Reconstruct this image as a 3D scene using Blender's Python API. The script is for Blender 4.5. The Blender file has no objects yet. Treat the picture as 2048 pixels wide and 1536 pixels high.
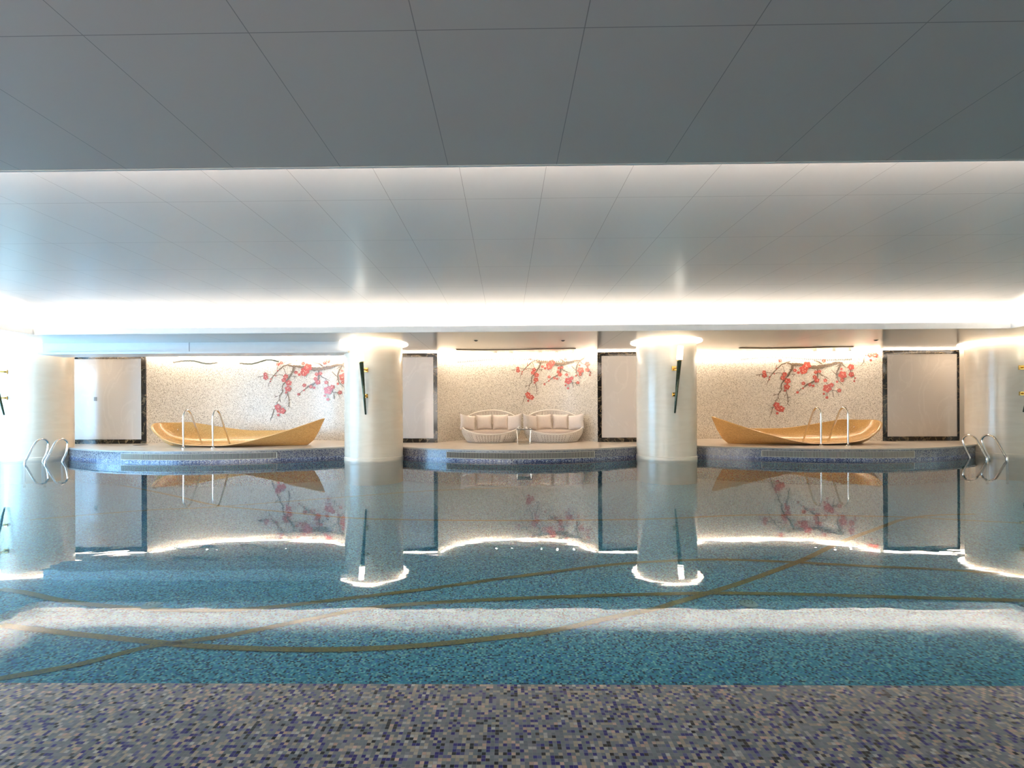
import bpy, math, random
from math import sin, cos, pi, radians
from mathutils import Matrix, Vector
random.seed(7)

# ---------------------------------------------------------------- camera, world, exposure
scene = bpy.context.scene
COL = scene.collection
F = 17.0/36.0*2048
H0 = 1.2
SX, SY = 0.0122, 0.0244
YAW, ROLL = radians(0.776), radians(-0.26)
cd = bpy.data.cameras.new('camera'); cam = bpy.data.objects.new('camera', cd); COL.objects.link(cam)
cd.sensor_width = 36.0; cd.lens = 17.0; cd.shift_x = SX; cd.shift_y = SY; cd.clip_start = 0.05; cd.clip_end = 200
CM = Matrix.Translation((0, 0, H0)) @ Matrix.Rotation(YAW, 4, 'Z') @ Matrix.Rotation(radians(90), 4, 'X') @ Matrix.Rotation(ROLL, 4, 'Z')
cam.matrix_world = CM
scene.camera = cam
w = bpy.data.worlds.new('world'); scene.world = w; w.use_nodes = True
bgn = w.node_tree.nodes['Background']; bgn.inputs[0].default_value = (0.6, 0.75, 1, 1); bgn.inputs[1].default_value = 0.3
vs = scene.view_settings
vs.view_transform = 'Standard'; vs.look = 'None'; vs.gamma = 1; vs.use_curve_mapping = False
vs.exposure = 1.5
cy = scene.cycles
cy.max_bounces = 10; cy.diffuse_bounces = 5; cy.glossy_bounces = 5; cy.transmission_bounces = 6; cy.transparent_max_bounces = 12
cy.sample_clamp_indirect = 8.0; cy.caustics_reflective = False; cy.caustics_refractive = False

# light levels (W / radiance)
L_COVE = 28.0      # strips in the big ceiling cove
L_FRONT = 48.0     # strip on the front ceiling edge
L_NICHE = 38.0     # strips at the top of the mural niches
L_PANEL = 10.0
L_RING = 3
L_TORCH = 2.6
L_WINL = 8.0
L_WINR = 0.5
L_WINB = 3.0
WARM = (1.0, 0.83, 0.66)
COVEC = (1.0, 0.87, 0.77)
DAY = (0.34, 0.66, 1.0)

# ---------------------------------------------------------------- pixel measurements -> room coordinates
def ray(px, py):
    v = Vector(((px-1024)/F + SX*2048/F, -(py-768)/F + SY*2048/F, -1))
    return (CM.to_3x3() @ v)
def at(px, py, Y):
    d = ray(px, py); return Vector((0, 0, H0)) + d*(Y/d.y)
def atz(px, py, z):
    d = ray(px, py); return Vector((0, 0, H0)) + d*((z-H0)/d.z)
def X_(px, Y, py=800): return at(px, py, Y).x
def Z_(px, py, Y): return at(px, py, Y).z

# ---------------------------------------------------------------- materials
def mat(name):
    m = bpy.data.materials.new(name); m.use_nodes = True
    nt = m.node_tree; return m, nt, nt.nodes['Principled BSDF']
def N(nt, t, **kw):
    n = nt.nodes.new(t)
    for k, v in kw.items(): setattr(n, k, v)
    return n
def math_(nt, op, a, b=None):
    n = N(nt, 'ShaderNodeMath', operation=op)
    for i, v in enumerate((a, b)):
        if v is None: continue
        if isinstance(v, (int, float)): n.inputs[i].default_value = v
        else: nt.links.new(v, n.inputs[i])
    return n.outputs[0]
def plain(name, col, rough=0.5, metal=0.0, noise=0.0, nscale=6.0, coat=0.0, spec=0.5, bump=0.0):
    m, nt, b = mat(name)
    b.inputs['Base Color'].default_value = (*col, 1); b.inputs['Roughness'].default_value = rough
    b.inputs['Metallic'].default_value = metal; b.inputs['Coat Weight'].default_value = coat
    b.inputs['Specular IOR Level'].default_value = spec
    tc = N(nt, 'ShaderNodeTexCoord'); no = N(nt, 'ShaderNodeTexNoise'); no.inputs['Scale'].default_value = nscale; no.inputs['Detail'].default_value = 6
    nt.links.new(tc.outputs['Object'], no.inputs['Vector'])
    r = N(nt, 'ShaderNodeValToRGB')
    r.color_ramp.elements[0].position = 0.3; r.color_ramp.elements[1].position = 0.7
    r.color_ramp.elements[0].color = (*[c*(1-noise) for c in col], 1); r.color_ramp.elements[1].color = (*[min(1, c*(1+noise*0.4)) for c in col], 1)
    nt.links.new(no.outputs['Fac'], r.inputs[0]); nt.links.new(r.outputs[0], b.inputs['Base Color'])
    if bump:
        bp = N(nt, 'ShaderNodeBump'); bp.inputs['Strength'].default_value = bump; bp.inputs['Distance'].default_value = 0.01
        nt.links.new(no.outputs['Fac'], bp.inputs['Height']); nt.links.new(bp.outputs[0], b.inputs['Normal'])
    return m
def emis(name, col, s):
    m, nt, b = mat(name)
    b.inputs['Base Color'].default_value = (0.8, 0.8, 0.8, 1)
    b.inputs['Emission Color'].default_value = (*col, 1); b.inputs['Emission Strength'].default_value = s
    return m
def mosaic(name, size, cols, grout, rough=0.15, mode='XY', gw=0.09, shade=0.12, spec=0.5):
    """cols: list of (share, rgb)"""
    m, nt, b = mat(name)
    tc = N(nt, 'ShaderNodeTexCoord')
    src = tc.outputs['UV'] if mode == 'UV' else tc.outputs['Object']
    sep = N(nt, 'ShaderNodeSeparateXYZ'); nt.links.new(src, sep.inputs[0])
    a = math_(nt, 'MULTIPLY', sep.outputs[0], 1/size)
    c = math_(nt, 'MULTIPLY', sep.outputs[2] if mode == 'XZ' else sep.outputs[1], 1/size)
    a = math_(nt, 'ADD', a, 0.137); c = math_(nt, 'ADD', c, 0.211)
    fa, fc = math_(nt, 'FLOOR', a), math_(nt, 'FLOOR', c)
    cb = N(nt, 'ShaderNodeCombineXYZ'); nt.links.new(fa, cb.inputs[0]); nt.links.new(fc, cb.inputs[1])
    wn = N(nt, 'ShaderNodeTexWhiteNoise', noise_dimensions='2D'); nt.links.new(cb.outputs[0], wn.inputs['Vector'])
    ramp = N(nt, 'ShaderNodeValToRGB'); ramp.color_ramp.interpolation = 'CONSTANT'
    tot = sum(s for s, _ in cols); acc = 0; els = ramp.color_ramp.elements
    for i, (s, rgb) in enumerate(cols):
        if i == 0: e = els[0]; e.position = 0
        elif i == 1: e = els[1]; e.position = acc/tot
        else: e = els.new(acc/tot)
        e.color = (*rgb, 1); acc += s
    nt.links.new(wn.outputs['Value'], ramp.inputs[0])
    sc = N(nt, 'ShaderNodeSeparateColor'); nt.links.new(wn.outputs['Color'], sc.inputs[0])
    val = math_(nt, 'ADD', math_(nt, 'MULTIPLY', sc.outputs[1], 2*shade), 1-shade)
    hsv = N(nt, 'ShaderNodeHueSaturation'); nt.links.new(ramp.outputs[0], hsv.inputs['Color']); nt.links.new(val, hsv.inputs['Value'])
    ra, rc = math_(nt, 'FRACT', a), math_(nt, 'FRACT', c)
    g = math_(nt, 'MAXIMUM', math_(nt, 'LESS_THAN', ra, gw), math_(nt, 'LESS_THAN', rc, gw))
    mx = N(nt, 'ShaderNodeMix', data_type='RGBA'); nt.links.new(g, mx.inputs[0]); nt.links.new(hsv.outputs[0], mx.inputs[6]); mx.inputs[7].default_value = (*grout, 1)
    nt.links.new(mx.outputs[2], b.inputs['Base Color'])
    b.inputs['Roughness'].default_value = rough; b.inputs['Specular IOR Level'].default_value = spec
    return m

def ceiling_mat(name, base, rough, x0, sx, y0, sy, joint=0.0035):
    m, nt, b = mat(name)
    tc = N(nt, 'ShaderNodeTexCoord'); sep = N(nt, 'ShaderNodeSeparateXYZ'); nt.links.new(tc.outputs['Object'], sep.inputs[0])
    def line(o, p0, s):
        f = math_(nt, 'FRACT', math_(nt, 'ADD', math_(nt, 'MULTIPLY', o, 1/s), -p0/s + 100.5))
        return math_(nt, 'LESS_THAN', math_(nt, 'ABSOLUTE', math_(nt, 'SUBTRACT', f, 0.5)), joint/s)
    g = math_(nt, 'MAXIMUM', line(sep.outputs[0], x0, sx), line(sep.outputs[1], y0, sy))
    mx = N(nt, 'ShaderNodeMix', data_type='RGBA'); nt.links.new(g, mx.inputs[0]); mx.inputs[6].default_value = (*base, 1); mx.inputs[7].default_value = (*[c*0.5 for c in base], 1)
    nt.links.new(mx.outputs[2], b.inputs['Base Color'])
    b.inputs['Roughness'].default_value = rough
    return m
def marble(name, base, vein, rough, scale=1.2, amt=0.5, sharp=0.06, stretch=(1, 1, 1)):
    m, nt, b = mat(name)
    tc = N(nt, 'ShaderNodeTexCoord'); mp = N(nt, 'ShaderNodeMapping'); mp.inputs['Scale'].default_value = stretch
    nt.links.new(tc.outputs['Object'], mp.inputs[0])
    n1 = N(nt, 'ShaderNodeTexNoise'); n1.inputs['Scale'].default_value = scale; n1.inputs['Detail'].default_value = 8; n1.inputs['Distortion'].default_value = 1.2
    nt.links.new(mp.outputs[0], n1.inputs['Vector'])
    d = math_(nt, 'ABSOLUTE', math_(nt, 'SUBTRACT', n1.outputs['Fac'], 0.5))
    r = N(nt, 'ShaderNodeValToRGB'); r.color_ramp.elements[0].position = 0; r.color_ramp.elements[1].position = sharp
    r.color_ramp.elements[0].color = (1, 1, 1, 1); r.color_ramp.elements[1].color = (0, 0, 0, 1); nt.links.new(d, r.inputs[0])
    n2 = N(nt, 'ShaderNodeTexNoise'); n2.inputs['Scale'].default_value = scale*0.7; nt.links.new(mp.outputs[0], n2.inputs['Vector'])
    f = math_(nt, 'MULTIPLY', math_(nt, 'MULTIPLY', r.outputs[0], n2.outputs['Fac']), amt)
    mx = N(nt, 'ShaderNodeMix', data_type='RGBA'); nt.links.new(f, mx.inputs[0]); mx.inputs[6].default_value = (*base, 1); mx.inputs[7].default_value = (*vein, 1)
    nt.links.new(mx.outputs[2], b.inputs['Base Color']); b.inputs['Roughness'].default_value = rough
    return m

TS = 0.0148
M = {}
M['deck'] = mosaic('deck_mosaic', TS, [(28, (.13, .16, .18)), (18, (.17, .18, .21)), (19, (.32, .30, .24)), (4, (.44, .32, .26)), (5, (.37, .38, .36)), (5, (.08, .09, .20)), (13, (.020, .016, .14)), (8, (.003, .004, .008))], (.19, .20, .22), 0.25, gw=.07, shade=.15)
POOLC = [(30, (.08, .40, .60)), (22, (.11, .54, .70)), (15, (.30, .74, .80)), (8, (.07, .30, .72)), (6, (.46, .84, .80)), (13, (.012, .04, .10)), (7, (.03, .10, .38))]
M['pool'] = mosaic('pool_mosaic', TS*1.03, POOLC, (.16, .44, .56), 0.3, gw=.07)
M['poolv'] = mosaic('pool_wall_mosaic', TS*1.03, POOLC, (.16, .44, .56), 0.3, mode='UV', gw=.07)
M['riser'] = mosaic('riser_mosaic', TS, [(34, (.24, .25, .27)), (20, (.15, .16, .22)), (20, (.34, .33, .31)), (16, (.05, .055, .13)), (8, (.02, .02, .04))], (.26, .26, .28), 0.2, mode='UV')
M['band'] = mosaic('border_mosaic', TS*1.3, [(34, (.10, .13, .26)), (24, (.30, .33, .42)), (20, (.03, .035, .11)), (12, (.42, .42, .42))], (.28, .30, .36), 0.2, mode='UV')
M['mural'] = mosaic('pale_mosaic', 0.014, [(42, (.74, .69, .60)), (24, (.60, .55, .46)), (16, (.84, .80, .72)), (11, (.42, .37, .29)), (6, (.20, .17, .13))], (.60, .55, .48), 0.34, mode='UV', gw=.08)
M['goldtile'] = mosaic('gold_line_mosaic', TS, [(40, (.30, .25, .05)), (30, (.22, .22, .07)), (20, (.36, .30, .07)), (10, (.12, .14, .06))], (.22, .22, .10), 0.3)
M['tub'] = mosaic('gold_mosaic', 0.011, [(40, (.72, .43, .15)), (30, (.62, .36, .12)), (20, (.80, .52, .22)), (10, (.50, .28, .09))], (.60, .38, .16), 0.2, mode='UV', gw=.10)
CEILB = (.66, .66, .65)
M['ceil_hi'] = ceiling_mat('upper_ceiling_panels', CEILB, 0.27, -0.385, 0.733, 4.69, 1.12, .0022)
M['ceil_lo'] = ceiling_mat('front_ceiling_panels', (.60, .515, .47), 0.30, -0.385, 0.733, 2.10, 1.26, .0022)
M['soffit'] = ceiling_mat('soffit_panels', (.56, .53, .49), 0.20, 2.45, 4.46, 30, 40)
M['beam'] = plain('beam_paint', (.62, .64, .64), .3, noise=.03)
M['cream'] = plain('cove_paint', (.80, .78, .74), .5, noise=.03)
M['onyx'] = marble('cream_onyx', (.90, .79, .63), (.72, .59, .42), 0.24, .7, .35, .12, (1, 1, 5))
M['panel'] = marble('pale_marble', (.69, .65, .61), (.88, .84, .79), 0.17, 1.0, .45, .03, (1.6, 1, .8))
M['black'] = marble('black_marble', (.012, .010, .009), (.55, .42, .25), 0.10, 3.0, .8, .02)
M['stone'] = plain('ledge_stone', (.72, .63, .53), .28, noise=.15, nscale=3)
M['stoneedge'] = plain('coping_stone', (.40, .38, .35), .35, noise=.15, nscale=8)
M['steel'] = plain('polished_steel', (.78, .76, .72), .13, 1.0)
M['brass'] = plain('brass', (.70, .46, .14), .22, 1.0)
M['bronze'] = plain('green_bronze', (.055, .075, .045), .35, .6, noise=.4, nscale=20)
M['red'] = mosaic('red_blossom_mosaic', .013, [(50, (.52, .085, .06)), (30, (.40, .05, .04)), (20, (.66, .16, .11))], (.45, .12, .09), .3, mode='XZ')
M['pinkw'] = plain('pale_blossom_heart', (.9, .65, .5), .4)
M['twig'] = mosaic('brown_branch_mosaic', .013, [(50, (.16, .11, .075)), (30, (.10, .07, .05)), (20, (.26, .19, .12))], (.2, .15, .1), .3, mode='XZ')
M['wicker'] = plain('white_wicker', (.84, .78, .70), .55, noise=.12, nscale=60)
M['cushion'] = plain('beige_cushion', (.52, .43, .37), .9, noise=.08, nscale=30)
M['pillow'] = plain('cream_pillow', (.78, .70, .63), .9, noise=.05, nscale=20)
M['dark'] = plain('matte_dark', (.02, .018, .015), .8)
M['plate'] = plain('brown_plate', (.13, .085, .05), .4)
M['drop'] = plain('smoky_crystal', (.30, .28, .20), .2, .3)
M['slat'] = plain('grille_plastic', (.50, .47, .40), .4)
M['white'] = plain('white_plastic', (.75, .76, .76), .4)
M['grey'] = plain('grey_plastic', (.35, .38, .40), .4)
M['drain'] = plain('drain_cover', (.30, .55, .55), .4)
M['wall'] = marble('wall_marble', (.62, .57, .50), (.75, .70, .62), 0.3, .8, .5)
M['rear'] = plain('rear_wall', (.42, .36, .30), .5, noise=.1)
M['ring'] = emis('ring_lamp', (1.0, .82, .64), L_RING)
M['torchglow'] = emis('torch_glass', (1.0, .93, .78), L_TORCH)
M['strip'] = emis('cove_strip', COVEC, L_COVE)
M['stripf'] = emis('front_cove_strip', COVEC, L_FRONT)
M['nichestrip'] = emis('niche_strip', WARM, L_NICHE)
M['panelstrip'] = emis('panel_strip', WARM, L_PANEL)
M['spot'] = emis('spot_lens', (1, .9, .75), 60)
M['winl'] = emis('daylight_pane', DAY, L_WINL)
M['winr'] = emis('far_daylight_pane', (.9, .95, .8), L_WINR)
M['winb'] = emis('rear_daylight_pane', (1, .90, .79), L_WINB)
# crystal
m, nt, b = mat('crystal'); b.inputs['Base Color'].default_value = (.85, .8, .72, 1); b.inputs['Roughness'].default_value = .08; b.inputs['Transmission Weight'].default_value = .6; M['crystal'] = m
m, nt, b = mat('table_glass'); b.inputs['Base Color'].default_value = (.9, .92, .88, 1); b.inputs['Roughness'].default_value = .03; b.inputs['Transmission Weight'].default_value = .95; M['glass'] = m
# water: clear, mirror by Fresnel
m = bpy.data.materials.new('pool_water'); m.use_nodes = True; nt = m.node_tree; nt.nodes.clear()
o = N(nt, 'ShaderNodeOutputMaterial'); mix = N(nt, 'ShaderNodeMixShader'); tr = N(nt, 'ShaderNodeBsdfTransparent'); gl = N(nt, 'ShaderNodeBsdfGlossy')
tr.inputs[0].default_value = (.94, .99, 1, 1); gl.inputs['Roughness'].default_value = 0.0; gl.inputs[0].default_value = (.96, .97, 1, 1)
fr = N(nt, 'ShaderNodeFresnel'); fr.inputs['IOR'].default_value = 1.33
tc = N(nt, 'ShaderNodeTexCoord'); mp = N(nt, 'ShaderNodeMapping'); mp.inputs['Scale'].default_value = (1.5, 3.0, 1)
no = N(nt, 'ShaderNodeTexNoise'); no.inputs['Scale'].default_value = 1.6; no.inputs['Detail'].default_value = 2
bp = N(nt, 'ShaderNodeBump'); bp.inputs['Strength'].default_value = 0.012; bp.inputs['Distance'].default_value = 0.05
nt.links.new(tc.outputs['Object'], mp.inputs[0]); nt.links.new(mp.outputs[0], no.inputs['Vector']); nt.links.new(no.outputs['Fac'], bp.inputs['Height'])
nt.links.new(bp.outputs[0], gl.inputs['Normal'])
nt.links.new(fr.outputs[0], mix.inputs[0]); nt.links.new(tr.outputs[0], mix.inputs[1]); nt.links.new(gl.outputs[0], mix.inputs[2]); nt.links.new(mix.outputs[0], o.inputs[0])
M['water'] = m

# ---------------------------------------------------------------- mesh helpers
class MB:
    def __init__(s): s.v = []; s.f = []; s.uv = {}; s.mi = []
    def add(s, vs, fs, uvs=None, mi=0):
        b = len(s.v); s.v += [tuple(v) for v in vs]
        for i, f in enumerate(fs):
            if uvs: s.uv[len(s.f)] = [uvs[k] for k in f]
            s.f.append([b+k for k in f]); s.mi.append(mi)
        return s
    def box(s, x0, x1, y0, y1, z0, z1, mi=0):
        vs = [(x, y, z) for z in (z0, z1) for y in (y0, y1) for x in (x0, x1)]
        return s.add(vs, [(0, 2, 3, 1), (4, 5, 7, 6), (0, 1, 5, 4), (2, 6, 7, 3), (0, 4, 6, 2), (1, 3, 7, 5)], mi=mi)
    def tube(s, pts, r, n=12, caps=True, radii=None):
        pts = [Vector(p) for p in pts]; vs = []; fs = []
        t0 = (pts[1]-pts[0]).normalized(); ref = Vector((0, 0, 1)) if abs(t0.z) < .9 else Vector((1, 0, 0))
        u = t0.cross(ref).normalized()
        for i, p in enumerate(pts):
            t = (pts[min(i+1, len(pts)-1)]-pts[max(i-1, 0)]).normalized()
            u = (u - t*u.dot(t)).normalized(); w_ = t.cross(u)
            rr = radii[i] if radii else r
            for k in range(n):
                a = 2*pi*k/n; vs.append(p+u*cos(a)*rr+w_*sin(a)*rr)
        for i in range(len(pts)-1):
            for k in range(n):
                fs.append((i*n+k, i*n+(k+1) % n, (i+1)*n+(k+1) % n, (i+1)*n+k))
        if caps: fs.append(tuple(range(n-1, -1, -1))); fs.append(tuple((len(pts)-1)*n+k for k in range(n)))
        return s.add(vs, fs)
    def lathe(s, prof, c=(0, 0, 0), n=96, caps=False, mi=0):
        vs = []; fs = []; uvs = []
        L = [0]
        for i in range(1, len(prof)): L.append(L[-1]+math.dist(prof[i], prof[i-1]))
        for i, (r, z) in enumerate(prof):
            for k in range(n+1):
                a = 2*pi*k/n; vs.append((c[0]+r*cos(a), c[1]+r*sin(a), c[2]+z)); uvs.append((a*max(r, .1), L[i]))
        for i in range(len(prof)-1):
            for k in range(n): fs.append((i*(n+1)+k, i*(n+1)+k+1, (i+1)*(n+1)+k+1, (i+1)*(n+1)+k))
        return s.add(vs, fs, uvs, mi)
    def strip(s, path, z0, z1, mi=0, flip=False):
        """vertical sheet above a plan path, uv in metres"""
        L = 0; vs = []; uvs = []; fs = []
        for i, p in enumerate(path):
            if i: L += math.dist(p, path[i-1])
            vs += [(p[0], p[1], z0), (p[0], p[1], z1)]; uvs += [(L, z0), (L, z1)]
        for i in range(len(path)-1):
            f = (2*i, 2*i+2, 2*i+3, 2*i+1); fs.append(f[::-1] if flip else f)
        return s.add(vs, fs, uvs, mi)
    def build(s, name, m, parent=None, smooth=False, loc=None, merge=False, bevel=0.0, sub=0, solid=0.0, autosm=None):
        me = bpy.data.meshes.new(name); me.from_pydata(s.v, [], s.f)
        if s.uv:
            uvl = me.uv_layers.new(name='UVMap')
            for p in me.polygons:
                q = s.uv.get(p.index)
                if q:
                    for li, c in zip(p.loop_indices, q): uvl.data[li].uv = c
        ms = m if isinstance(m, (list, tuple)) else [m]
        for x in ms: me.materials.append(x)
        for p in me.polygons: p.material_index = s.mi[p.index]; p.use_smooth = smooth
        o = bpy.data.objects.new(name, me); COL.objects.link(o)
        if merge:
            import bmesh
            bm = bmesh.new(); bm.from_mesh(me); bmesh.ops.remove_doubles(bm, verts=bm.verts, dist=1e-5); bmesh.ops.recalc_face_normals(bm, faces=bm.faces); bm.to_mesh(me); bm.free()
        if parent is not None: o.parent = parent
        if loc: o.location = loc
        if solid: md = o.modifiers.new('solid', 'SOLIDIFY'); md.thickness = solid; md.offset = 1
        if bevel: md = o.modifiers.new('bevel', 'BEVEL'); md.width = bevel; md.segments = 2; md.limit_method = 'ANGLE'
        if sub: md = o.modifiers.new('sub', 'SUBSURF'); md.levels = sub; md.render_levels = sub
        return o
def struct(o): o['kind'] = 'structure'; return o
def tag(o, label, cat, group=None, kind=None):
    o['label'] = label; o['category'] = cat
    if group: o['group'] = group
    if kind: o['kind'] = kind
    return o
def thing(name, label, cat, loc=(0, 0, 0), rz=0, group=None):
    o = bpy.data.objects.new(name, None); COL.objects.link(o); o.location = loc; o.rotation_euler = (0, 0, rz); o.empty_display_size = .1
    return tag(o, label, cat, group)

# ---------------------------------------------------------------- key dimensions
ZL = 0.27          # ledge top
ZS = 2.82          # soffit
ZF = -0.55         # pool floor (as seen through the water)
YW = 13.5          # panel wall
ZU = 3.24          # upper ceiling
YLIP, YFRONT, YDECK = 10.0, 3.29, 2.10
XLL, XLR = -9.9, 10.3
XW0, XW1 = -14.2, 15.2
niches = [(X_(293, YW), X_(720, YW)), (X_(875, YW), X_(1195, YW)), (X_(1350, YW), X_(1765, YW))]
ND = 1.3
def niche_y(x, i):
    a, b_ = niches[i]; u = (x-(a+b_)/2)/((b_-a)/2); u = max(-1, min(1, u)); return YW+ND*(1-u**4)
cols = [(-11.85, 12.1), (X_(748, 11.75), 11.75), (X_(1332, 11.75), 11.75), (12.35, 12.2)]
CR = 0.69

# ---------------------------------------------------------------- big structure
struct(MB().box(XW0, XW1, -4.5, YDECK, -.06, .004).build('floor', M['deck']))
b_ = MB(); b_.add([(XW0, YDECK, ZF-.02), (XW1, YDECK, ZF-.02), (XW1, YDECK, -.06), (XW0, YDECK, -.06)], [(0, 1, 2, 3)], [(XW0, 0), (XW1, 0), (XW1, .5), (XW0, .5)])
struct(b_.build('pool_wall', M['poolv']))
struct(MB().box(XW0, XW1, YDECK-.05, 14.0, ZF-.08, ZF).build('pool_floor', M['pool']))
wat = MB().add([(XW0, YDECK+.001, 0), (XW1, YDECK+.001, 0), (XW1, 13.3, 0), (XW0, 13.3, 0)], [(0, 1, 2, 3)]).build('pool_water', M['water'])
tag(wat, 'still clear mirror-like water filling the indoor pool', 'water', kind='stuff')
# upper ceiling with its cove walls
struct(MB().box(-10.6, 11.0, 2.6, 10.7, ZU, ZU+.05).build('ceiling', M['ceil_hi']))
cw = MB(); cw.box(-10.6, 11.0, 10.6, 10.65, ZS, ZU); cw.box(-10.65, -10.6, 2.6, 10.65, ZS, ZU); cw.box(11.0, 11.05, 2.6, 10.65, ZS, ZU); cw.box(-10.6, 11.0, 2.55, 2.6, 2.9, ZU)
struct(cw.build('trim_1', M['cream']))
# soffit: plane with the lip round the opening
sf = MB(); sf.box(XW0, XW1, YLIP+.04, 15.2, ZS-.02, ZS+.02); sf.box(XW0, XLL-.04, -4.5, YLIP+.04, ZS-.02, ZS+.02); sf.box(XLR+.04, XW1, -4.5, YLIP+.04, ZS-.02, ZS+.02)
struct(sf.build('ceiling_soffit', M['soffit']))
lp = MB(); lp.box(XLL-.04, XLR+.04, YLIP, YLIP+.04, ZS-.02, 2.925); lp.box(XLL-.04, XLL, YFRONT, YLIP, ZS-.02, 2.925); lp.box(XLR, XLR+.04, YFRONT, YLIP, ZS-.02, 2.925)
struct(lp.build('trim_2', M['beam']))
struct(MB().box(XLL, XLR, -4.5, YFRONT-.02, 2.85, 2.90).build('ceiling_front', M['ceil_lo']))
struct(MB().box(XLL, XLR, YFRONT-.02, YFRONT, 2.848, 2.93).build('trim_3', M['cream']))
# cove strips
def lightstrip(b, m, n='light_strip'): return struct(b.build(n, m))
lightstrip(MB().box(-9.9, 10.3, 10.08, 10.16, 2.84, 2.85), M['strip'])
lightstrip(MB().box(-10.18, -10.08, 3.4, 10.1, 2.845, 2.86), M['strip'])
lightstrip(MB().box(10.46, 10.56, 3.4, 10.1, 2.845, 2.86), M['strip'])
lightstrip(MB().box(-9.8, 10.2, 3.05, 3.11, 2.91, 2.93), M['stripf'])

# ledge with scalloped front
bays = [(cols[0][0], cols[1][0]), (cols[1][0], cols[2][0]), (cols[2][0], cols[3][0])]
def front_y(x):
    if x < bays[0][0]: a, c_ = bays[0]; x = 2*a-x
    elif x > bays[2][1]: a, c_ = bays[2]; x = 2*c_-x
    for i, (a, c_) in enumerate(bays):
        if a-1e-6 <= x <= c_+1e-6:
            h = (c_-a)/2; u = (x-(a+c_)/2)/h
            return 10.95 + (1.55 if i == 1 else 1.75)*u*u
    return 12.5
def fpath(x0, x1, n=160, off=0.0): return [(x0+(x1-x0)*i/n, front_y(x0+(x1-x0)*i/n)+off) for i in range(n+1)]
fp = fpath(XW0, XW1, 420); n = len(fp)
lt = MB(); vs_ = [(x, y-.03, ZL) for x, y in fp]+[(x, 15.2, ZL) for x, y in fp]+[(x, y-.03, ZL-.035) for x, y in fp]+[(x, y+.02, ZL-.035) for x, y in fp]
fs = []
for i in range(n-1):
    fs.append((i, i+1, n+i+1, n+i))
lt.add(vs_, fs)
b0 = len(lt.f)
lt.add(vs_, [(2*n+i, 2*n+i+1, i+1, i) for i in range(n-1)]+[(3*n+i, 3*n+i+1, 2*n+i+1, 2*n+i) for i in range(n-1)], mi=1)
struct(lt.build('floor_ledge', [M['stone'], M['stoneedge']]))
rs = MB(); rs.strip(fp, .055, ZL-.03); struct(rs.build('trim_4', M['riser']))
rs = MB(); rs.strip(fp, -.07, .055); struct(rs.build('trim_5', M['band']))
rs = MB(); rs.strip(fp, ZF, -.07); struct(rs.build('trim_6', M['poolv']))

# walls
wp = MB()
xs = [XW0, niches[0][0], niches[0][1], niches[1][0], niches[1][1], niches[2][0], niches[2][1], XW1]
for k in range(0, 8, 2): wp.box(xs[k], xs[k+1], YW+.02, YW+.10, ZL, ZS)
struct(wp.build('wall_back', M['wall']))
for i, (a, c_) in enumerate(niches):
    path = [(a+(c_-a)*(0.5-0.5*cos(pi*k/80)), 0) for k in range(81)]
    path = [(x, niche_y(x, i)) for x, _ in path]
    struct(MB().strip(path, ZL, ZS).build('wall_niche', M['mural'], smooth=True))
    ins = [(x*1.0+((a+c_)/2-x)*.03, y-.07) for x, y in path][3:-3]
    st = MB().tube([(x, y, ZS-.035) for x, y in ins], .012, 6); lightstrip(st, M['nichestrip'])
struct(MB().box(XW0-.1, XW0, -4.5, 15.2, ZF, ZS).build('wall_left', M['wall']))
struct(MB().box(XW1, XW1+.1, -4.5, 15.2, ZF, ZS).build('wall_right', M['wall']))
struct(MB().box(XW0, XW1, -4.6, -4.5, 0, ZS+.05).build('wall_rear', M['rear']))
# windows: left (big, bright) and right (dim)
def window(name, x, sgn, y0, y1, nb, m):
    fr_ = MB(); 
    fr_.box(min(x, x+sgn*.06), max(x, x+sgn*.06), y0, y1, .25, .31); fr_.box(min(x, x+sgn*.06), max(x, x+sgn*.06), y0, y1, 2.6, 2.66)
    for k in range(nb+1):
        yy = y0+(y1-y0)*k/nb; fr_.box(min(x, x+sgn*.06), max(x, x+sgn*.06), yy-.03, yy+.03, .31, 2.6)
    o_ = struct(fr_.build(name, M['white']))
    for k in range(nb):
        ya = y0+(y1-y0)*k/nb+.03; yb = y0+(y1-y0)*(k+1)/nb-.03
        MB().box(min(x, x+sgn*.02), max(x, x+sgn*.02), ya, yb, .31, 2.6).build('pane', m, parent=o_)
window('window_1', XW0, 1, 1.2, 11.0, 6, M['winl'])
window('window_2', XW1, -1, 2.4, 10.4, 5, M['winr'])

# windows in the rear wall behind the viewpoint
fr_ = MB(); fr_.box(-13, -1, -4.5, -4.44, .25, .32); fr_.box(-13, -1, -4.5, -4.44, 2.55, 2.62)
for k in range(5): fr_.box(-13.03+12*k/4, -12.97+12*k/4, -4.5, -4.44, .32, 2.55)
w3 = struct(fr_.build('window_3', M['white']))
for k in range(4): MB().box(-12.97+12*k/4, -13.03+12*(k+1)/4, -4.5, -4.48, .32, 2.55).build('pane', M['winb'], parent=w3)

# left bay beam
bx0 = X_(85, 11.3); bx1 = cols[1][0]-.45
bm_ = struct(MB().box(bx0, bx1, 11.3, 11.8, 2.56, ZS-.02).build('beam', M['beam']))
MB().box(X_(76, 11.15), bx1, 11.15, 11.82, 2.525, 2.57).build('flange', M['beam'], parent=bm_)
MB().box(X_(379, 11.3)-.004, X_(379, 11.3)+.004, 11.297, 11.31, 2.58, ZS-.02).build('joint', M['dark'], parent=bm_)

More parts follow.
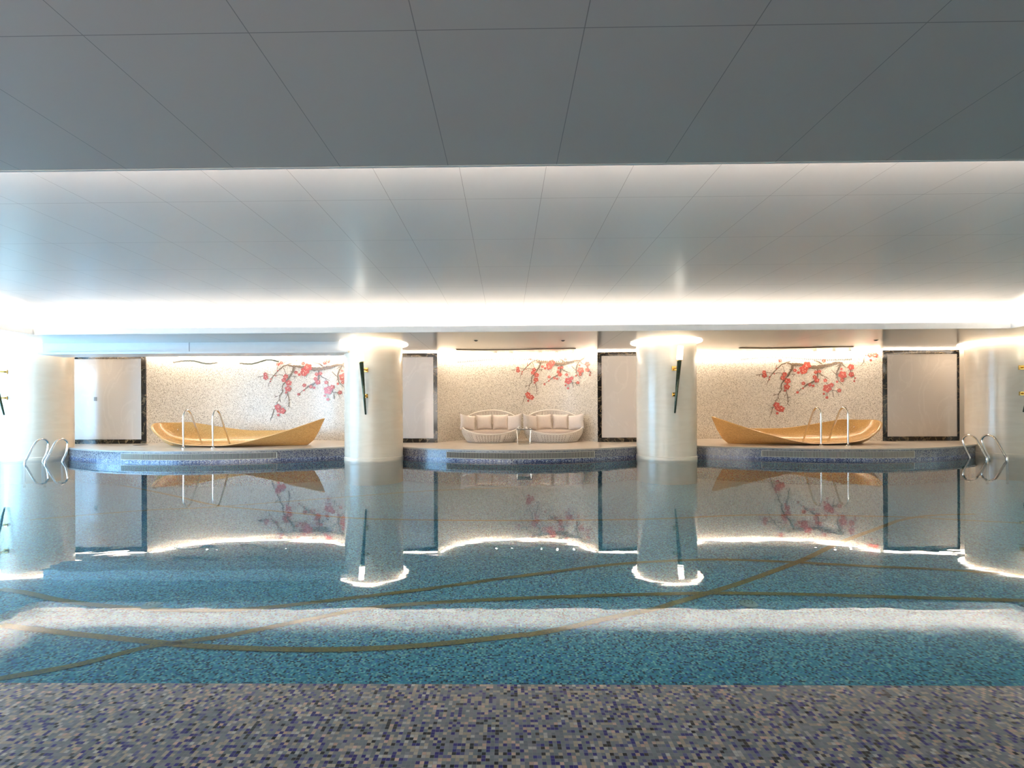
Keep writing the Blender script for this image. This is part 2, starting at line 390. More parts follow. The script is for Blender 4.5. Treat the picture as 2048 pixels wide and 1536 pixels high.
# ---------------------------------------------------------------- columns
lab = ['broad cream stone column at the far left beside the window light', 'cream stone column between left tub bay and daybed bay', 'cream stone column between daybed bay and right tub bay', 'tan-lit cream stone column at the far right edge']
for (x, y), l in zip(cols, lab):
    c = thing('column', l, 'column', (x, y, ZF))
    MB().lathe([(CR, 0), (CR, .45-.0), (CR, ZS-.02-ZF)], n=128).build('shaft', M['onyx'], c, smooth=True)
    MB().lathe([(CR+.0, .52), (CR+.012, .52), (CR+.012, .62), (CR, .632)], n=128).build('base_ring', M['onyx'], c, smooth=False)
rl = ['glowing ring lamp round the top of the far left column', 'glowing ring lamp round the top of the left middle column', 'glowing ring lamp round the top of the right middle column', 'glowing ring lamp round the top of the far right column']
for (x, y), l in zip(cols, rl):
    r_ = MB().lathe([(CR+.004, 0), (CR+.13, 0), (CR+.13, .018), (CR+.004, .018), (CR+.004, 0)], n=128).build('ring_lamp', M['ring'], loc=(x, y, ZS-.04)); tag(r_, l, 'ceiling lamp', 'ring lamps round the column tops')

# ---------------------------------------------------------------- torch sconces
def sconce(px, pz1, pz2, tip, gb, gt, col, label):
    ys = col[1]-CR
    bxx = X_(px, ys, 760)
    # surface Y at that x
    dx = bxx-col[0]; ysurf = col[1]-math.sqrt(max(CR*CR-dx*dx, .01)) if abs(dx) < CR else col[1]
    t = thing('torch_sconce', label, 'wall lamp', (bxx, ysurf, 0), 0, 'torch lamps on the columns')
    z_tip = Z_(px, tip, ysurf-.04); z_gb = Z_(px, gb, ysurf-.38); z_gt = Z_(px, gt, ysurf-.42)
    def axis(z): return -.045 - (z-z_tip)/(z_gt-z_tip)*.38
    A = Vector((0, axis(z_tip), z_tip)); B = Vector((0, axis(z_gb), z_gb)); C = Vector((0, axis(z_gt), z_gt))
    MB().tube([A, A+(B-A)*.01, B], 0, 16, radii=[.016, .018, .048]).build('torch_stem', M['bronze'], t, smooth=True)
    MB().tube([B, B+(C-B)*.03, C-(C-B)*.03, C], 0, 20, radii=[.050, .066, .062, .056]).build('glass_shade', M['torchglow'], t, smooth=True)
    MB().tube([B-(B-A)*.02, B+(C-B)*.01], .054, 16).build('collar', M['brass'], t)
    for pz in (pz1, pz2):
        z = Z_(px, pz, ysurf); br = MB(); h = .052 if pz == pz1 else .045
        br.box(-h, h, -.03, .02, z-h, z+h); br.tube([(0, -.02, z), (0, axis(z), z)], .022, 10)
        br.build('bracket', M['brass'], t, bevel=.004)
    return t
sconce(732, 740, 792, 829, 722, 696, cols[1], 'torch wall lamp leaning out from the left middle column')
sconce(1348, 737, 789, 826, 719, 692, cols[2], 'torch wall lamp leaning out from the right middle column')
sconce(11, 744, 796, 830, 728, 700, cols[0], 'torch wall lamp cut by the left photo edge, only stem showing')
sconce(2046, 735, 787, 824, 716, 690, cols[3], 'torch wall lamp at the right photo edge, only brackets showing')

# ---------------------------------------------------------------- framed marble panels
def panel(x0, x1, fl, fr_, label, zt=ZS-.05):
    t = thing('wall_panel', label, 'wall panel', ((x0+x1)/2, YW, ZL), 0, 'framed marble panels on the back wall'); w2 = (x1-x0)/2; h = zt-ZL; f = .11; hb = .12
    f_ = MB(); f_.box(-w2, w2, -.03, .018, 0, hb); f_.box(-w2, w2, -.03, .018, h-.11, h)
    if fl: f_.box(-w2, -w2+fl, -.03, .018, hb, h-.11)
    if fr_: f_.box(w2-fr_, w2, -.03, .018, hb, h-.11)
    f_.build('frame', M['black'], t)
    MB().box(-w2+fl, w2-fr_, -.012, .018, hb, h-.11).build('slab', M['panel'], t)
    return t
panel(X_(130, YW), niches[0][0], 0.0, .13, 'white stone panel in black marble frame beside the far left column')
panel(niches[0][1], niches[1][0], .12, .11, 'narrow stone panel in black frame left of the daybeds')
panel(niches[1][1], niches[2][0], .11, .12, 'narrow stone panel in black frame right of the daybeds')
panel(niches[2][1], X_(1917, YW), .11, .05, 'wide pink-beige stone panel in black frame near the right column')
for a, c_ in ((niches[0][1], niches[1][0]), (niches[1][1], niches[2][0]), (niches[2][1], XW1-.3), (XW0+.3, niches[0][0])):
    lightstrip(MB().box(a+.01, c_-.01, YW-.05, YW-.02, ZS-.045, ZS-.030), M['panelstrip'])
sw = at(191, 798, YW-.012)
o_ = MB().box(-.04, .04, -.012, 0, -.055, .055).build('wall_switch', M['grey'], bevel=.003, loc=(sw.x, YW-.0125, sw.z)); tag(o_, 'small grey switch plate on the white stone panel', 'switch')

# ---------------------------------------------------------------- blossom murals
def onniche(px, py, i, off=.016):
    Y = 14.7
    for _ in range(14):
        p = at(px, py, Y); Y = .5*Y+.5*(niche_y(p.x, i)-off)
    return at(px, py, Y)
BR = [
 ([(1400, 308), (1300, 315), (1200, 345), (1100, 365), (1000, 372), (900, 350), (800, 335), (700, 330), (640, 318)], [18, 30, 40, 48, 46, 36, 34, 30, 14]),
 ([(690, 290), (620, 315), (570, 335), (500, 400), (440, 465), (405, 505), (380, 570), (362, 620)], [10, 15, 16, 14, 12, 9, 7, 6]),
 ([(720, 340), (712, 390), (690, 430), (660, 480), (610, 545), (570, 590), (560, 640), (568, 680), (530, 730), (518, 780), (545, 825)], [30, 28, 24, 22, 18, 14, 12, 11, 10, 9, 5]),
 ([(600, 475), (560, 452), (520, 448), (465, 460), (420, 450), (360, 445)], [7]*6),
 ([(530, 735), (490, 745), (450, 735)], [7, 7, 9]), ([(490, 745), (450, 762)], [6, 9]),
 ([(330, 462), (270, 470), (220, 482)], [7, 9, 12]), ([(270, 470), (262, 505)], [8, 8]), ([(205, 494), (196, 500)], [8, 6]),
 ([(520, 790), (490, 830), (485, 870)], [8, 8, 8]), ([(490, 830), (468, 828)], [6, 8]),
 ([(638, 680), (635, 710), (650, 760), (655, 820), (650, 870), (682, 902)], [8, 9, 9, 9, 8, 4]), ([(635, 720), (600, 785)], [7, 4]), ([(655, 790), (690, 785)], [6, 9]), ([(652, 850), (672, 820)], [6, 5]), ([(650, 870), (630, 892)], [6, 5]),
 ([(1062, 385), (1062, 440), (1060, 500), (1040, 545), (980, 580), (920, 610), (880, 640), (830, 675), (790, 710)], [24, 22, 20, 18, 22, 24, 12, 8, 5]),
 ([(1070, 430), (1110, 480), (1160, 500), (1222, 532)], [14, 12, 10, 4]), ([(1150, 495), (1168, 540)], [6, 6]),
 ([(1390, 310), (1350, 380), (1325, 440), (1325, 490), (1340, 550), (1380, 590), (1420, 626)], [16, 20, 18, 12, 10, 8, 4]),
 ([(1245, 405), (1290, 450), (1322, 478)], [8, 10, 10]), ([(1330, 500), (1305, 530)], [10, 8]), ([(1360, 335), (1305, 372)], [12, 6]),
 ([(1395, 308), (1410, 350), (1450, 375), (1500, 380), (1512, 430), (1535, 480), (1565, 510), (1560, 565)], [12, 12, 8, 6, 8, 8, 8, 6]), ([(1560, 505), (1588, 528)], [6, 4]),
 ([(1010, 280), (1080, 300), (1120, 332)], [8, 14, 18]),
 ([(1180, 580), (1230, 650), (1260, 692), (1310, 690), (1360, 690)], [8, 8, 9, 9, 6]), ([(1310, 690), (1355, 752)], [8, 5]), ([(1265, 700), (1277, 782)], [7, 12]), ([(1187, 720), (1187, 770)], [6, 6]),
 ([(578, 350), (600, 400), (610, 445)], [7, 7, 7]), ([(500, 395), (484, 380)], [6, 8]), ([(500, 330), (490, 385)], [6, 8]),
 ([(470, 915), (440, 925), (415, 918)], [6, 7, 9]), ([(445, 925), (430, 990), (408, 1040), (392, 1078)], [8, 9, 7, 4]), ([(430, 985), (412, 985)], [7, 7]),
 ([(740, 465), (730, 500)], [8, 12]), ([(690, 470), (760, 465)], [5, 8]), ([(700, 400), (670, 408)], [12, 4]), ([(680, 440), (655, 448)], [10, 4]), ([(580, 660), (530, 660)], [5, 6]), ([(562, 700), (530, 700)], [5, 5]),
]
BL = [(330, 440, 28), (335, 485, 36), (610, 470, 36), (585, 520, 34), (650, 560, 44), (640, 640, 44), (615, 692, 17), (750, 415, 26), (797, 445, 22), (870, 400, 62), (915, 345, 58), (860, 430, 42),
      (1035, 440, 28), (1085, 430, 26), (1020, 505, 30), (1048, 550, 38), (865, 592, 28), (955, 612, 26), (1000, 625, 20), (785, 715, 20), (860, 660, 13), (1165, 552, 28), (1248, 615, 34), (1190, 660, 62),
      (1145, 735, 18), (1187, 785, 22), (1355, 690, 30), (1400, 478, 60), (1385, 395, 18), (1395, 550, 29), (1325, 570, 18), (1515, 370, 46), (1520, 470, 40), (1560, 562, 15), (1570, 520, 12),
      (500, 890, 46), (562, 942, 48), (520, 930, 44), (508, 1000, 20), (548, 280, 26), (1145, 285, 26), (405, 505, 12), (468, 462, 10), (400, 540, 10), (500, 390, 10)]
def mural(i, ox, oy, s, label, brx=(), blx=()):
    """drawing units -> photo pixels -> niche surface"""
    def P(zx, zy, off):
        p = onniche(ox+(zx)*s, oy+(zy)*s, i, off); p.z = min(p.z, ZS-.055); return p
    t = thing('blossom_mural', label, 'mural', P(800, 1100, .0))
    br = MB(); bl = MB(); ht = MB()
    k = s*14.7/F
    def seg(pts, ws):
        q = []
        for a in range(len(pts)-1):
            n_ = max(1, int(math.dist(pts[a], pts[a+1])/14))
            for j in range(n_):
                f = j/n_; jit = random.uniform(-.18, .18)*min(ws[a], 20)
                q.append((pts[a][0]*(1-f)+pts[a+1][0]*f+jit*.5, pts[a][1]*(1-f)+pts[a+1][1]*f+jit, (ws[a]*(1-f)+ws[a+1]*f)*random.uniform(.8, 1.2)))
        q.append((*pts[-1], ws[-1]*.5))
        vs = []; W = []
        for a, (x, y, w_) in enumerate(q):
            p0 = q[max(a-1, 0)]; p1 = q[min(a+1, len(q)-1)]; dx, dy = p1[0]-p0[0], p1[1]-p0[1]; l = math.hypot(dx, dy) or 1
            nx, ny = -dy/l*w_/2, dx/l*w_/2
            vs += [P(x+nx, y+ny, .016), P(x-nx, y-ny, .016)]
        br.add(vs, [(2*a, 2*a+1, 2*a+3, 2*a+2) for a in range(len(q)-1)])
    for pts, ws in list(BR)+list(brx): seg(pts, ws)
    for (x, y, r) in list(BL)+list(blx):
        ph = random.uniform(0, 6); n_ = 30; nl = 5
        ring = []
        for a in range(n_):
            th = 2*pi*a/n_; rr = r*(.74+.30*abs(cos(nl/2*th+ph))) if r > 14 else r
            ring.append(P(x+rr*cos(th), y+rr*sin(th)*.92, .022))
        bl.add([P(x, y, .022)]+ring, [(0, 1+a, 1+(a+1) % n_) for a in range(n_)])
        if r > 25:
            for _ in range(3):
                ax, ay = x+random.uniform(-.35, .35)*r, y+random.uniform(-.35, .35)*r; r3 = r*.07+2
                ht.add([P(ax+r3*cos(2*pi*a/8), ay+r3*sin(2*pi*a/8), .030) for a in range(8)], [tuple(range(8))])
    off = -t.location
    for f_, m_ in zip(ht.f, ht.mi): bl.add([ht.v[q_] for q_ in f_], [tuple(range(len(f_)))], mi=1)
    for mb_, nm, mm in ((br, 'branches', 'twig'), (bl, 'blossoms', ('red', 'pinkw'))):
        o = mb_.build(nm, [M[q_] for q_ in mm] if isinstance(mm, tuple) else M[mm], t); o.location = off
mural(2, 1480, 680, 1/6.827, 'red plum blossom mosaic mural on the niche wall above the right tub',
      brx=[([(1695, 235), (1690, 300), (1645, 362)], [7, 9, 4]), ([(1690, 290), (1700, 305)], [8, 10])],
      blx=[(1770, 205, 34), (1850, 205, 38), (1808, 190, 30), (1785, 275, 18), (1720, 210, 10)])
mural(0, 482.5, 684.4, 1/6.827*.995, 'purple-red plum blossom mosaic mural on the niche wall behind the left tub',
      brx=[([(1400, 308), (1420, 270), (1436, 215)], [26, 30, 26]), ([(640, 318), (560, 300), (640, 250), (740, 215), (830, 190)], [3, 4, 12, 10, 6]), ([(1010, 280), (950, 255)], [8, 6])],
      blx=[(520, 225, 30), (505, 300, 26), (760, 245, 16), (850, 290, 26), (980, 215, 30), (1190, 250, 34)])
mural(1, 1480-498.5+ (1557-1480)*(1-.80), 680-22.5+(815-680)*(1-.80), 1/6.827*.80, 'smaller red plum blossom mosaic mural above the two daybeds',
      brx=[([(1400, 308), (1440, 280), (1480, 230), (1500, 170)], [18, 26, 26, 14])])

# ---------------------------------------------------------------- boat shaped tubs
def tub(cx, cy_, a, mirror, label, jetpx):
    t = thing('boat_tub', label, 'hot tub', (cx, cy_, ZL), 0, 'boat-shaped gold mosaic tubs')
    b = .85; n = 120
    def ring(sc_x, sc_y, zf, dz=0.0):
        vs = []
        for k in range(n):
            th = 2*pi*k/n; c, s_ = cos(th), sin(th); cc = c*mirror; ac = abs(c); sg = 1 if s_ > 0 else -1
            if cc > 0:      # pointed high tip
                x = a*c; y = b*sg*abs(s_)**(1+.35*ac)
                zm = .045+.30*(1+s_)/2; p = 1.5+1.5*(1+s_)/2
                zr = zm+(.70-zm)*ac**p
            else:           # broad rounded end, low at the front
                x = a*(1 if c > 0 else -1)*ac**.88; y = b*sg*abs(s_)**.9
                zfr = .045+.45*ac**4; zb = .345+.34*min(1, ac/.75)**1.5
                zr = zfr+(zb-zfr)*(1+s_)/2
            vs.append((x*sc_x, y*sc_y, max(0.004, zr*zf+dz)))
        return vs
    outer = [ring(.80, .45, 0, .002), ring(.87, .66, .18), ring(.93, .84, .5), ring(.975, .95, .82), ring(1.0, 1.0, 1.0)]
    inner = [ring(.99, .975, 1.0, .012), ring(.975, .945, 1.0, .0), ring(.94, .88, .75, .006), ring(.86, .76, .42, .010), ring(.70, .55, .14, .016), ring(.35, .25, 0, .02)]
    def shell(rings, name, m, cap=False):
        mb_ = MB(); vs = []; uvs = []; fs = []
        for j, r in enumerate(rings):
            L = 0
            for k in range(n+1):
                p = r[k % n]
                if k: L += math.dist(r[k % n], r[k-1])
                vs.append(p); uvs.append((L, j*.25))
        for j in range(len(rings)-1):
            for k in range(n): q = j*(n+1)+k; fs.append((q, q+1, q+n+2, q+n+1))
        if cap: fs.append(tuple((len(rings)-1)*(n+1)+k for k in range(n)))
        mb_.add(vs, fs, uvs)
        return mb_.build(name, m, t, smooth=True)
    shell(outer, 'hull', M['tub']); shell([outer[-1], inner[0], inner[1]], 'rim', M['tub']); shell(inner[1:], 'bowl', M['tub'], True)
    j = at(jetpx[0], jetpx[1], cy_+.25)
    th_s = -mirror
    MB().lathe([(0, 0), (.035, 0), (.035, .012), (.018, .02), (0, .01)], n=20).build('jet_nozzle', M['steel'], t).matrix_local = Matrix.Translation((-mirror*a*.83, .32, .40)) @ Matrix.Rotation(radians(90*mirror), 4, 'Y') @ Matrix.Rotation(radians(-25), 4, 'X')
    return t
tub(-7.08, 12.76, 2.27, 1, 'gold mosaic boat-shaped tub in the left bay, high tip to the right', (346, 861))
tub((X_(1423, 12.76)+X_(1754, 12.76))/2, 12.76, (X_(1754, 12.76)-X_(1423, 12.76))/2, -1, 'gold mosaic boat-shaped tub in the right bay, high tip to the left', (1708, 859))

# ---------------------------------------------------------------- steel rails
def smooth_path(pts, n=10):
    P_ = [Vector(p) for p in pts]; out = []
    P_ = [2*P_[0]-P_[1]]+P_+[2*P_[-1]-P_[-2]]
    for i in range(1, len(P_)-2):
        for k in range(n):
            t = k/n; a, b, c, d = P_[i-1:i+3]
            out.append(.5*((2*b)+(-a+c)*t+(2*a-5*b+4*c-d)*t*t+(-a+3*b-3*c+d)*t**3))
    out.append(P_[-2]); return out
def tubrail(px_front, label, sgn=0):
    yf = 11.79; x = X_(px_front, yf, 895)
    t = thing('grab_rail', label, 'handrail', (x, yf, ZL), 0, 'steel grab rails at the tubs')
    pts = [(0, 0, 0), (0, 0, .40), (0, 0, .72), (0, .02, .83), (0, .09, .915), (0, .18, .925), (0, .26, .87), (0, .33, .76), (0, .50, .45), (0, .72, .06)]
    MB().tube(smooth_path(pts, 6), .0215, 12).build('rail', M['steel'], t, smooth=True)
    MB().lathe([(.045, 0), (.045, .01), (.03, .02), (.022, .02)], n=20).build('flange', M['steel'], t)
tubrail(367, 'left of two steel grab rails arched into the left tub')
tubrail(426, 'right of two steel grab rails arched into the left tub')
tubrail(1642, 'left of two steel grab rails arched into the right tub')
tubrail(1696, 'right of two steel grab rails arched into the right tub')
def poolrail(pn, pf, yn, yf, label):
    """leaning loop whose two feet stand in the water"""
    x = (X_(pn, yn, 920)+X_(pf, yf, 920))/2
    t = thing('pool_handrail', label, 'handrail', (x, (yn+yf)/2, ZF), 0, 'looped pool handrails at the outer columns')
    yc = (yn+yf)/2; z0 = -ZF
    pts = [(0, yn-yc-.01, .0), (0, yn-yc-.01, z0-.25), (0, yn-yc, z0+.02), (0, yn-yc+.05, z0+.11), (0, yn-yc+.19, z0+.36), (0, yn-yc+.27, z0+.475), (0, yn-yc+.36, z0+.53), (0, yn-yc+.47, z0+.53), (0, yn-yc+.56, z0+.46), (0, yn-yc+.57, z0+.36), (0, yf-yc+.10, z0+.18), (0, yf-yc, z0-.02), (0, yf-yc, z0-.25), (0, yf-yc, 0)]
    MB().tube(smooth_path(pts, 6), .0225, 12).build('rail', M['steel'], t, smooth=True)
poolrail(53, 82, 10.95, 11.38, 'left one of two looped steel pool handrails by the far left column')
poolrail(94, 121, 10.95, 11.38, 'right one of two looped steel pool handrails by the far left column')
poolrail(1969, 1944, 11.1, 11.5, 'left one of two looped steel pool handrails by the far right column')
poolrail(2010, 1982, 11.1, 11.5, 'right one of two looped steel pool handrails by the far right column')

# ---------------------------------------------------------------- overflow grilles in the riser
def grille(p0, p1, label):
    x0, x1 = X_(p0, 11.0, 910), X_(p1, 11.0, 910)
    t = thing('overflow_grille', label, 'grille', ((x0+x1)/2, front_y((x0+x1)/2), 0), 0, 'slatted grilles in the ledge riser')
    o = Vector(t.location)
    def pth(off): return [(x-o.x, y-o.y+off) for x, y in fpath(x0, x1, 60)]
    z0, z1 = .065, .205
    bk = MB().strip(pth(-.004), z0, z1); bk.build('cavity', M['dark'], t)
    fr_ = MB()
    for za, zb in ((z0-.008, z0+.006), (z1-.006, z1+.008)):
        a = pth(-.022); c_ = pth(-.003); n_ = len(a)
        vs = [(x, y, za) for x, y in a]+[(x, y, zb) for x, y in a]+[(x, y, za) for x, y in c_]+[(x, y, zb) for x, y in c_]
        fs_ = []
        for i in range(n_-1): fs_ += [(i, i+1, n_+i+1, n_+i), (n_+i, n_+i+1, 3*n_+i+1, 3*n_+i), (2*n_+i, 2*n_+i+1, i+1, i)]
        fr_.add(vs, fs_)
    for xx in (x0, x1):
        yy = front_y(xx)-o.y; fr_.box(xx-o.x-.006, xx-o.x+.006, yy-.022, yy, z0, z1)
    fr_.build('frame', M['slat'], t)
    sl = MB(); nn = int((x1-x0)/.0285)
    for k in range(nn):
        xx = x0+(x1-x0)*(k+.5)/nn; yy = front_y(xx)-o.y
        sl.box(xx-o.x-.0055, xx-o.x+.0055, yy-.02, yy-.004, z0, z1)
    sl.build('slats', M['slat'], t)
grille(233, 539, 'long slatted overflow grille under the ledge of the left tub bay')
grille(890, 1194, 'long slatted overflow grille under the ledge of the daybed bay')
grille(1541, 1833, 'long slatted overflow grille under the ledge of the right tub bay')

# ---------------------------------------------------------------- daybeds
DBY = 13.85
def daybed(cx, label):
    t = thing('daybed', label, 'daybed', (cx, DBY, ZL), 0, 'round white wicker daybeds'); na = 120
    def top_(th): return .235+(.885-.235)*(0.5+0.5*sin(th))**1.15
    def pz(th, z):
        prof = .80+.20*sin(min(1, z/.34)*pi/2) if z < .34 else 1.0-.05*((z-.34)/.55)**2
        return (.845*prof*cos(th), .76*prof*sin(th), z+.004)
    def pt(th, v): return pz(th, v*top_(th))
    mb_ = MB(); vs = []; DZ = .0245; nz = 37
    for j in range(nz+1):
        for k in range(na): th = 2*pi*k/na; vs.append(pz(th, min(j*DZ, top_(th))))
    fs_ = []
    for j in range(nz):
        for k in range(na):
            tt = min(top_(2*pi*k/na), top_(2*pi*(k+1)/na))
            if j*DZ >= max(top_(2*pi*k/na), top_(2*pi*(k+1)/na)): continue
            hole = j >= 1 and (j+1)*DZ < tt-.02 and k % 2 == 0 and j % 2 == 1 and (k//2) % 10 != 9
            if not hole: fs_.append((j*na+k, j*na+(k+1) % na, (j+1)*na+(k+1) % na, (j+1)*na+k))
    mb_.add(vs, fs_)
    mb_.build('wicker_shell', M['wicker'], t, smooth=True, solid=-.012)
    MB().tube([pt(2*pi*k/96, 1.0) for k in range(97)], .022, 10, caps=False).build('rim', M['wicker'], t, smooth=True)
    MB().lathe([(0, .02), (.60, .02), (.64, .10), (.64, .16), (0, .16)], n=48).build('base', M['cushion'], t)
    cu = MB(); pr = [(0, .17), (.70, .17), (.755, .20), (.765, .25), (.75, .29), (.70, .315), (.5, .325), (0, .328)]
    cu.lathe([(r, z) for r, z in pr], n=64); c_ = cu.build('seat_cushion', M['cushion'], t, smooth=True); c_.scale = (1.0, .88, 1)
    return t
dx = [X_(982, DBY, 850), X_(1106.5, DBY, 850)]
daybed(dx[0], 'round white wicker daybed left of the little glass table')
daybed(dx[1], 'round white wicker daybed right of the little glass table')
def pillow(px, Y, rz, tilt, label, w_=.52, h=.455, zc=.815):
    n_ = 14; mb_ = MB(); vs = []; idx = {}
    for side in (1, -1):
        for i in range(n_+1):
            for j in range(n_+1):
                u, v = -1+2*i/n_, -1+2*j/n_
                th = .10*((1-u*u)*(1-v*v))**.42
                x = u*w_/2*(1-.10*(1-v*v)); z = v*h/2*(1-.10*(1-u*u))
                idx[(side, i, j)] = len(vs); vs.append((x, side*th, z))
    fs_ = []
    for side in (1, -1):
        for i in range(n_):
            for j in range(n_):
                q = (idx[(side, i, j)], idx[(side, i+1, j)], idx[(side, i+1, j+1)], idx[(side, i, j+1)]); fs_.append(q if side < 0 else q[::-1])
    mb_.add(vs, fs_)
    o = mb_.build('pillow', M['pillow'], smooth=True, merge=True)
    o.location = (X_(px, Y, 845), Y, zc); o.rotation_euler = (radians(-tilt), radians(9*(1 if rz > .5 else -1 if rz < -.5 else random.uniform(-.3, .3))), rz)
    tag(o, label, 'pillow', 'cream pillows on the daybeds')
    mb2 = MB()
    per = [(-1+2*i/n_, -1) for i in range(n_)]+[(1, -1+2*i/n_) for i in range(n_)]+[(1-2*i/n_, 1) for i in range(n_)]+[(-1, 1-2*i/n_) for i in range(n_)]
    per.append(per[0])
    mb2.tube([(u*w_/2*(1-.10*(1-v*v)), 0, v*h/2*(1-.10*(1-u*u))) for u, v in per], .005, 5, caps=False).build('piping', M['pillow'], o)
pillow(935, 13.74, radians(38), 12, 'cream pillow at the left end of the left daybed')
pillow(968, 14.16, radians(12), 14, 'cream pillow second from left on the left daybed', w_=.465)
pillow(1001, 14.18, radians(-8), 14, 'cream pillow third from left on the left daybed', w_=.465)
pillow(1029, 13.80, radians(-40), 12, 'cream pillow at the right end of the left daybed')
pillow(1060, 13.76, radians(38), 12, 'cream pillow at the left end of the right daybed')
pillow(1088, 14.16, radians(10), 14, 'cream pillow second from left on the right daybed', w_=.465)
pillow(1121, 14.18, radians(-8), 14, 'cream pillow third from left on the right daybed', w_=.465)
pillow(1152, 13.76, radians(-38), 12, 'cream pillow at the right end of the right daybed')

# little table between the daybeds
tx = X_(1048, 12.95, 870)
t = thing('side_table', 'small glass-topped steel side table between the two daybeds', 'side table', (tx, 12.97, ZL))
MB().box(-.20, .20, -.17, .17, .395, .41).build('table_top', M['glass'], t, bevel=.003)
fr_ = MB(); fr_.box(-.20, .20, -.17, -.155, .375, .395); fr_.box(-.20, .20, .155, .17, .375, .395); fr_.box(-.20, -.185, -.155, .155, .375, .395); fr_.box(.185, .20, -.155, .155, .375, .395); fr_.build('top_frame', M['steel'], t)
for sx_ in (-1, 1):
    for sy_ in (-1, 1): MB().tube([(sx_*.165, sy_*.13, 0), (sx_*.185, sy_*.155, .375)], .011, 10).build('leg', M['steel'], t)
MB().box(-.16, .16, -.12, .12, .03, .04).build('lower_shelf', M['glass'], t)

# ---------------------------------------------------------------- crystal strand chandeliers and downlights
def chandelier(p0, p1, i, wave, Y, label, seed):
    x0, x1 = X_(p0, Y, 700), X_(p1, Y, 700)
    t = thing('crystal_chandelier', label, 'chandelier', ((x0+x1)/2, Y, ZS-.02)); o = t.location
    rnd = random.Random(seed)
    n_ = 64; pts = []
    for k in range(n_+1):
        f = k/n_; pts.append((x0+(x1-x0)*f-o.x, .10*sin(f*5)))
    pl = MB(); 
    L_ = [(x, y-.035, 0) for x, y in pts]+[(x, y+.035, 0) for x, y in pts]+[(x, y-.035, -.018) for x, y in pts]+[(x, y+.035, -.018) for x, y in pts]
    q = n_+1; fs_ = []
    for k in range(n_): fs_ += [(k, k+1, 2*q+k+1, 2*q+k), (2*q+k, 2*q+k+1, 3*q+k+1, 3*q+k), (3*q+k, 3*q+k+1, q+k+1, q+k)]
    pl.add(L_, fs_); pl.build('ceiling_plate', M['plate'], t)
    st = MB(); bd = MB()
    for k in range(1, n_, 1):
        f = k/n_; x, y = pts[k]; L = .0
        zz = -(.30+.05*sin(f*6.0+wave)+rnd.uniform(-.006, .006))
        st.tube([(x, y, -.03), (x, y, zz)], .0015, 4)
        bd.lathe([(0, -.034), (.014, 0), (0, .034)], (x, y, zz), 6)
        bd.lathe([(0, -.008), (.005, 0), (0, .009)], (x, y, zz*.55), 6)
    st.build('strands', M['crystal'], t)['kind'] = 'stuff'; bd.build('crystal_drops', M['drop'], t)['kind'] = 'stuff'
chandelier(345, 440, 0, 3.0, 12.95, 'short crystal strand chandelier over the left tub', 1)
chandelier(478, 562, 0, .5, 12.95, 'crystal strand chandelier near the left mural branches', 2)
chandelier(913, 1150, 1, 2.2, 12.95, 'long crystal strand chandelier over the daybeds', 3)
chandelier(1480, 1700, 2, 2.8, 12.95, 'long crystal strand chandelier over the right tub', 4)
spots = [(412, 0), (432, 0), (570, 0), (991, 1), (1022, 1), (1081, 1), (1113, 1), (1146, 1), (1630, 2), (1668, 2), (1700, 2), (1742, 2)]
sl_ = {412: 'downlight over the left tub, leftmost', 432: 'downlight over the left tub, second from left', 570: 'downlight over the left tub near the blossoms', 991: 'leftmost lit downlight over the daybeds', 1022: 'second lit downlight from left over the daybeds', 1081: 'middle lit downlight over the daybeds', 1113: 'fourth lit downlight from left over the daybeds', 1146: 'rightmost lit downlight over the daybeds', 1630: 'leftmost lit downlight over the right tub', 1668: 'second lit downlight from left over the right tub', 1700: 'third lit downlight from left over the right tub', 1742: 'rightmost lit downlight over the right tub near the corner blossom'}
for px, i in spots:
    Y = 13.75; x = X_(px, Y, 700)
    t = thing('downlight', sl_[px], 'ceiling light', (x, Y, ZS-.02), 0, 'lit downlights over the niches')
    MB().lathe([(.030, 0), (.045, 0), (.045, -.012), (.030, -.02), (.030, 0)], n=20).build('trim_ring', M['steel'], t)
    MB().lathe([(0, -.012), (.028, -.012)], n=16).build('lens', M['spot'], t)
for px, py, l in ((952, 681, 'small dark ceiling nozzle left over the daybed ledge'), (1126, 681, 'small dark ceiling nozzle right over the daybed ledge'), (1752, 680, 'small dark ceiling nozzle over the right tub')):
    p = atz(px, py, ZS-.02)
    o = MB().lathe([(0, -.02), (.02, -.02), (.045, -.004), (.045, 0)], n=20).build('sprinkler', M['dark'], loc=(p.x, p.y, ZS-.02)); tag(o, l, 'sprinkler', 'sprinklers in the soffit')

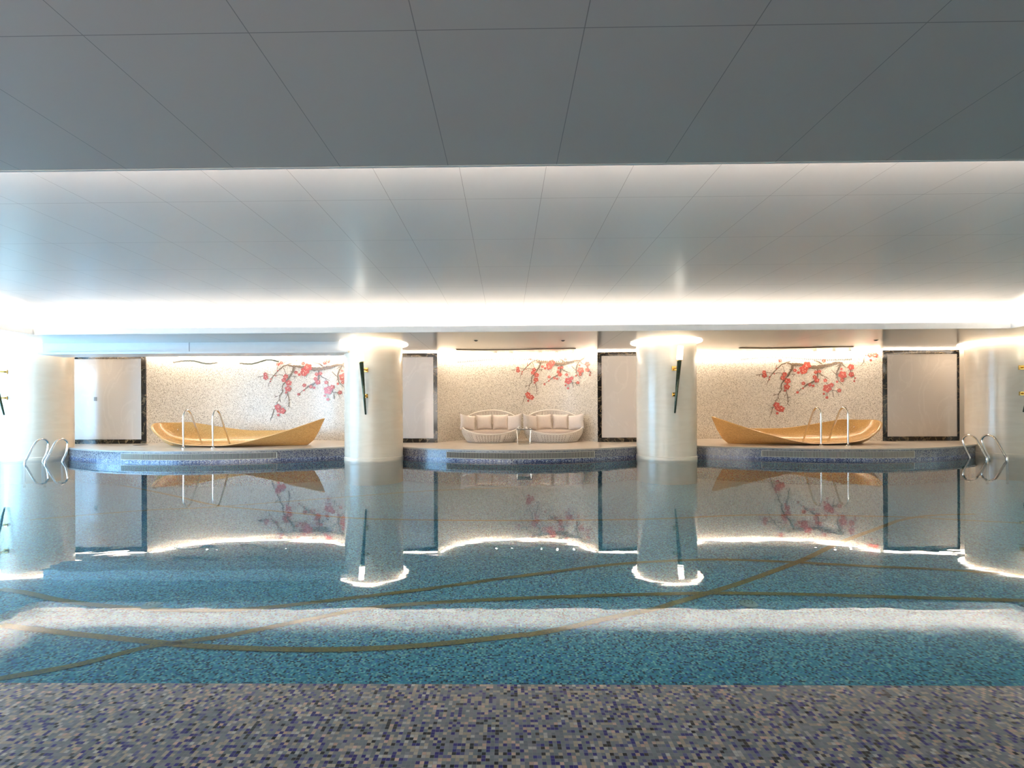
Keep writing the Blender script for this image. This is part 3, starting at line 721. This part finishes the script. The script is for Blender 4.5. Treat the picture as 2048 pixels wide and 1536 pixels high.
# ---------------------------------------------------------------- gold lines and drains on the pool floor
gl_ = [
 ([(0, 1178), (50, 1185), (120, 1200), (215, 1212), (350, 1220), (450, 1220), (550, 1213), (700, 1196), (850, 1178), (1000, 1157), (1102, 1144), (1205, 1131), (1307, 1123), (1435, 1119), (1563, 1123), (1716, 1131), (1870, 1138), (1947, 1143), (2048, 1150)]),
 ([(-60, 1372), (0, 1357), (150, 1330), (280, 1297), (350, 1285), (450, 1272), (500, 1262), (600, 1242), (675, 1227), (725, 1217), (850, 1206), (1024, 1197), (1153, 1192), (1307, 1188), (1435, 1186), (1588, 1188), (1768, 1193), (2023, 1200), (2100, 1202)]),
 ([(0, 1250), (125, 1265), (200, 1273), (300, 1283), (400, 1292), (550, 1298), (700, 1298), (850, 1290), (1024, 1272), (1077, 1266), (1153, 1251), (1230, 1233), (1307, 1218), (1358, 1203), (1409, 1188), (1486, 1164), (1563, 1136), (1614, 1116), (1680, 1085), (1768, 1052), (1802, 1040), (1860, 1031), (1950, 1028)]),
 ([(200, 968), (250, 972), (350, 992), (430, 1010), (550, 1022), (690, 1035), (800, 1039), (1024, 1041), (1300, 1038), (1500, 1030), (1723, 1032), (1837, 1035), (1905, 1039), (2042, 1046)]),
 ([(60, 1040), (100, 1036), (300, 1020), (425, 1014), (690, 994), (850, 982), (1024, 975)]),
]
gp = []
for ln in gl_:
    pts = [atz(x, y, ZF+.006) for x, y in ln]
    pts = smooth_path(pts, 8); b = MB(); vs = []
    for i, p in enumerate(pts):
        a = pts[max(i-1, 0)]; c_ = pts[min(i+1, len(pts)-1)]; d = (c_-a); d.z = 0; d.normalize(); nrm = Vector((-d.y, d.x, 0))*.036
        vs += [p+nrm, p-nrm]
    b.add(vs, [(2*i, 2*i+1, 2*i+3, 2*i+2) for i in range(len(pts)-1)])
    o = b.build('gold_stripe', M['goldtile']); struct(o)
for (px, py, l) in ((302, 1212, 'round pale drain cover on the pool floor at left'), (1497, 1209, 'round pale drain cover on the pool floor at right')):
    p = atz(px, py, ZF)
    t = thing('pool_drain', l, 'drain', (p.x, p.y, ZF))
    MB().lathe([(0, .02), (.06, .02), (.075, .008), (.075, 0)], n=28).build('cover', M['drain'], t)
    hs = MB()
    for k in range(6): hs.lathe([(0, .0215), (.008, .0215)], (.035*cos(k*pi/3), .035*sin(k*pi/3), 0), 8)
    hs.build('holes', M['dark'], t)

# small flat dark discs laid on the ledge beside the tubs
for px, py, l in ((281, 890, 'small flat dark disc at the left end of the left tub'), (1777, 882, 'small flat dark disc at the right end of the right tub')):
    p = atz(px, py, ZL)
    o = MB().lathe([(0, .004), (.16, .004), (.17, .001)], n=32).build('dark_disc', M['dark'], loc=(p.x, p.y, ZL)); tag(o, l, 'floor opening')
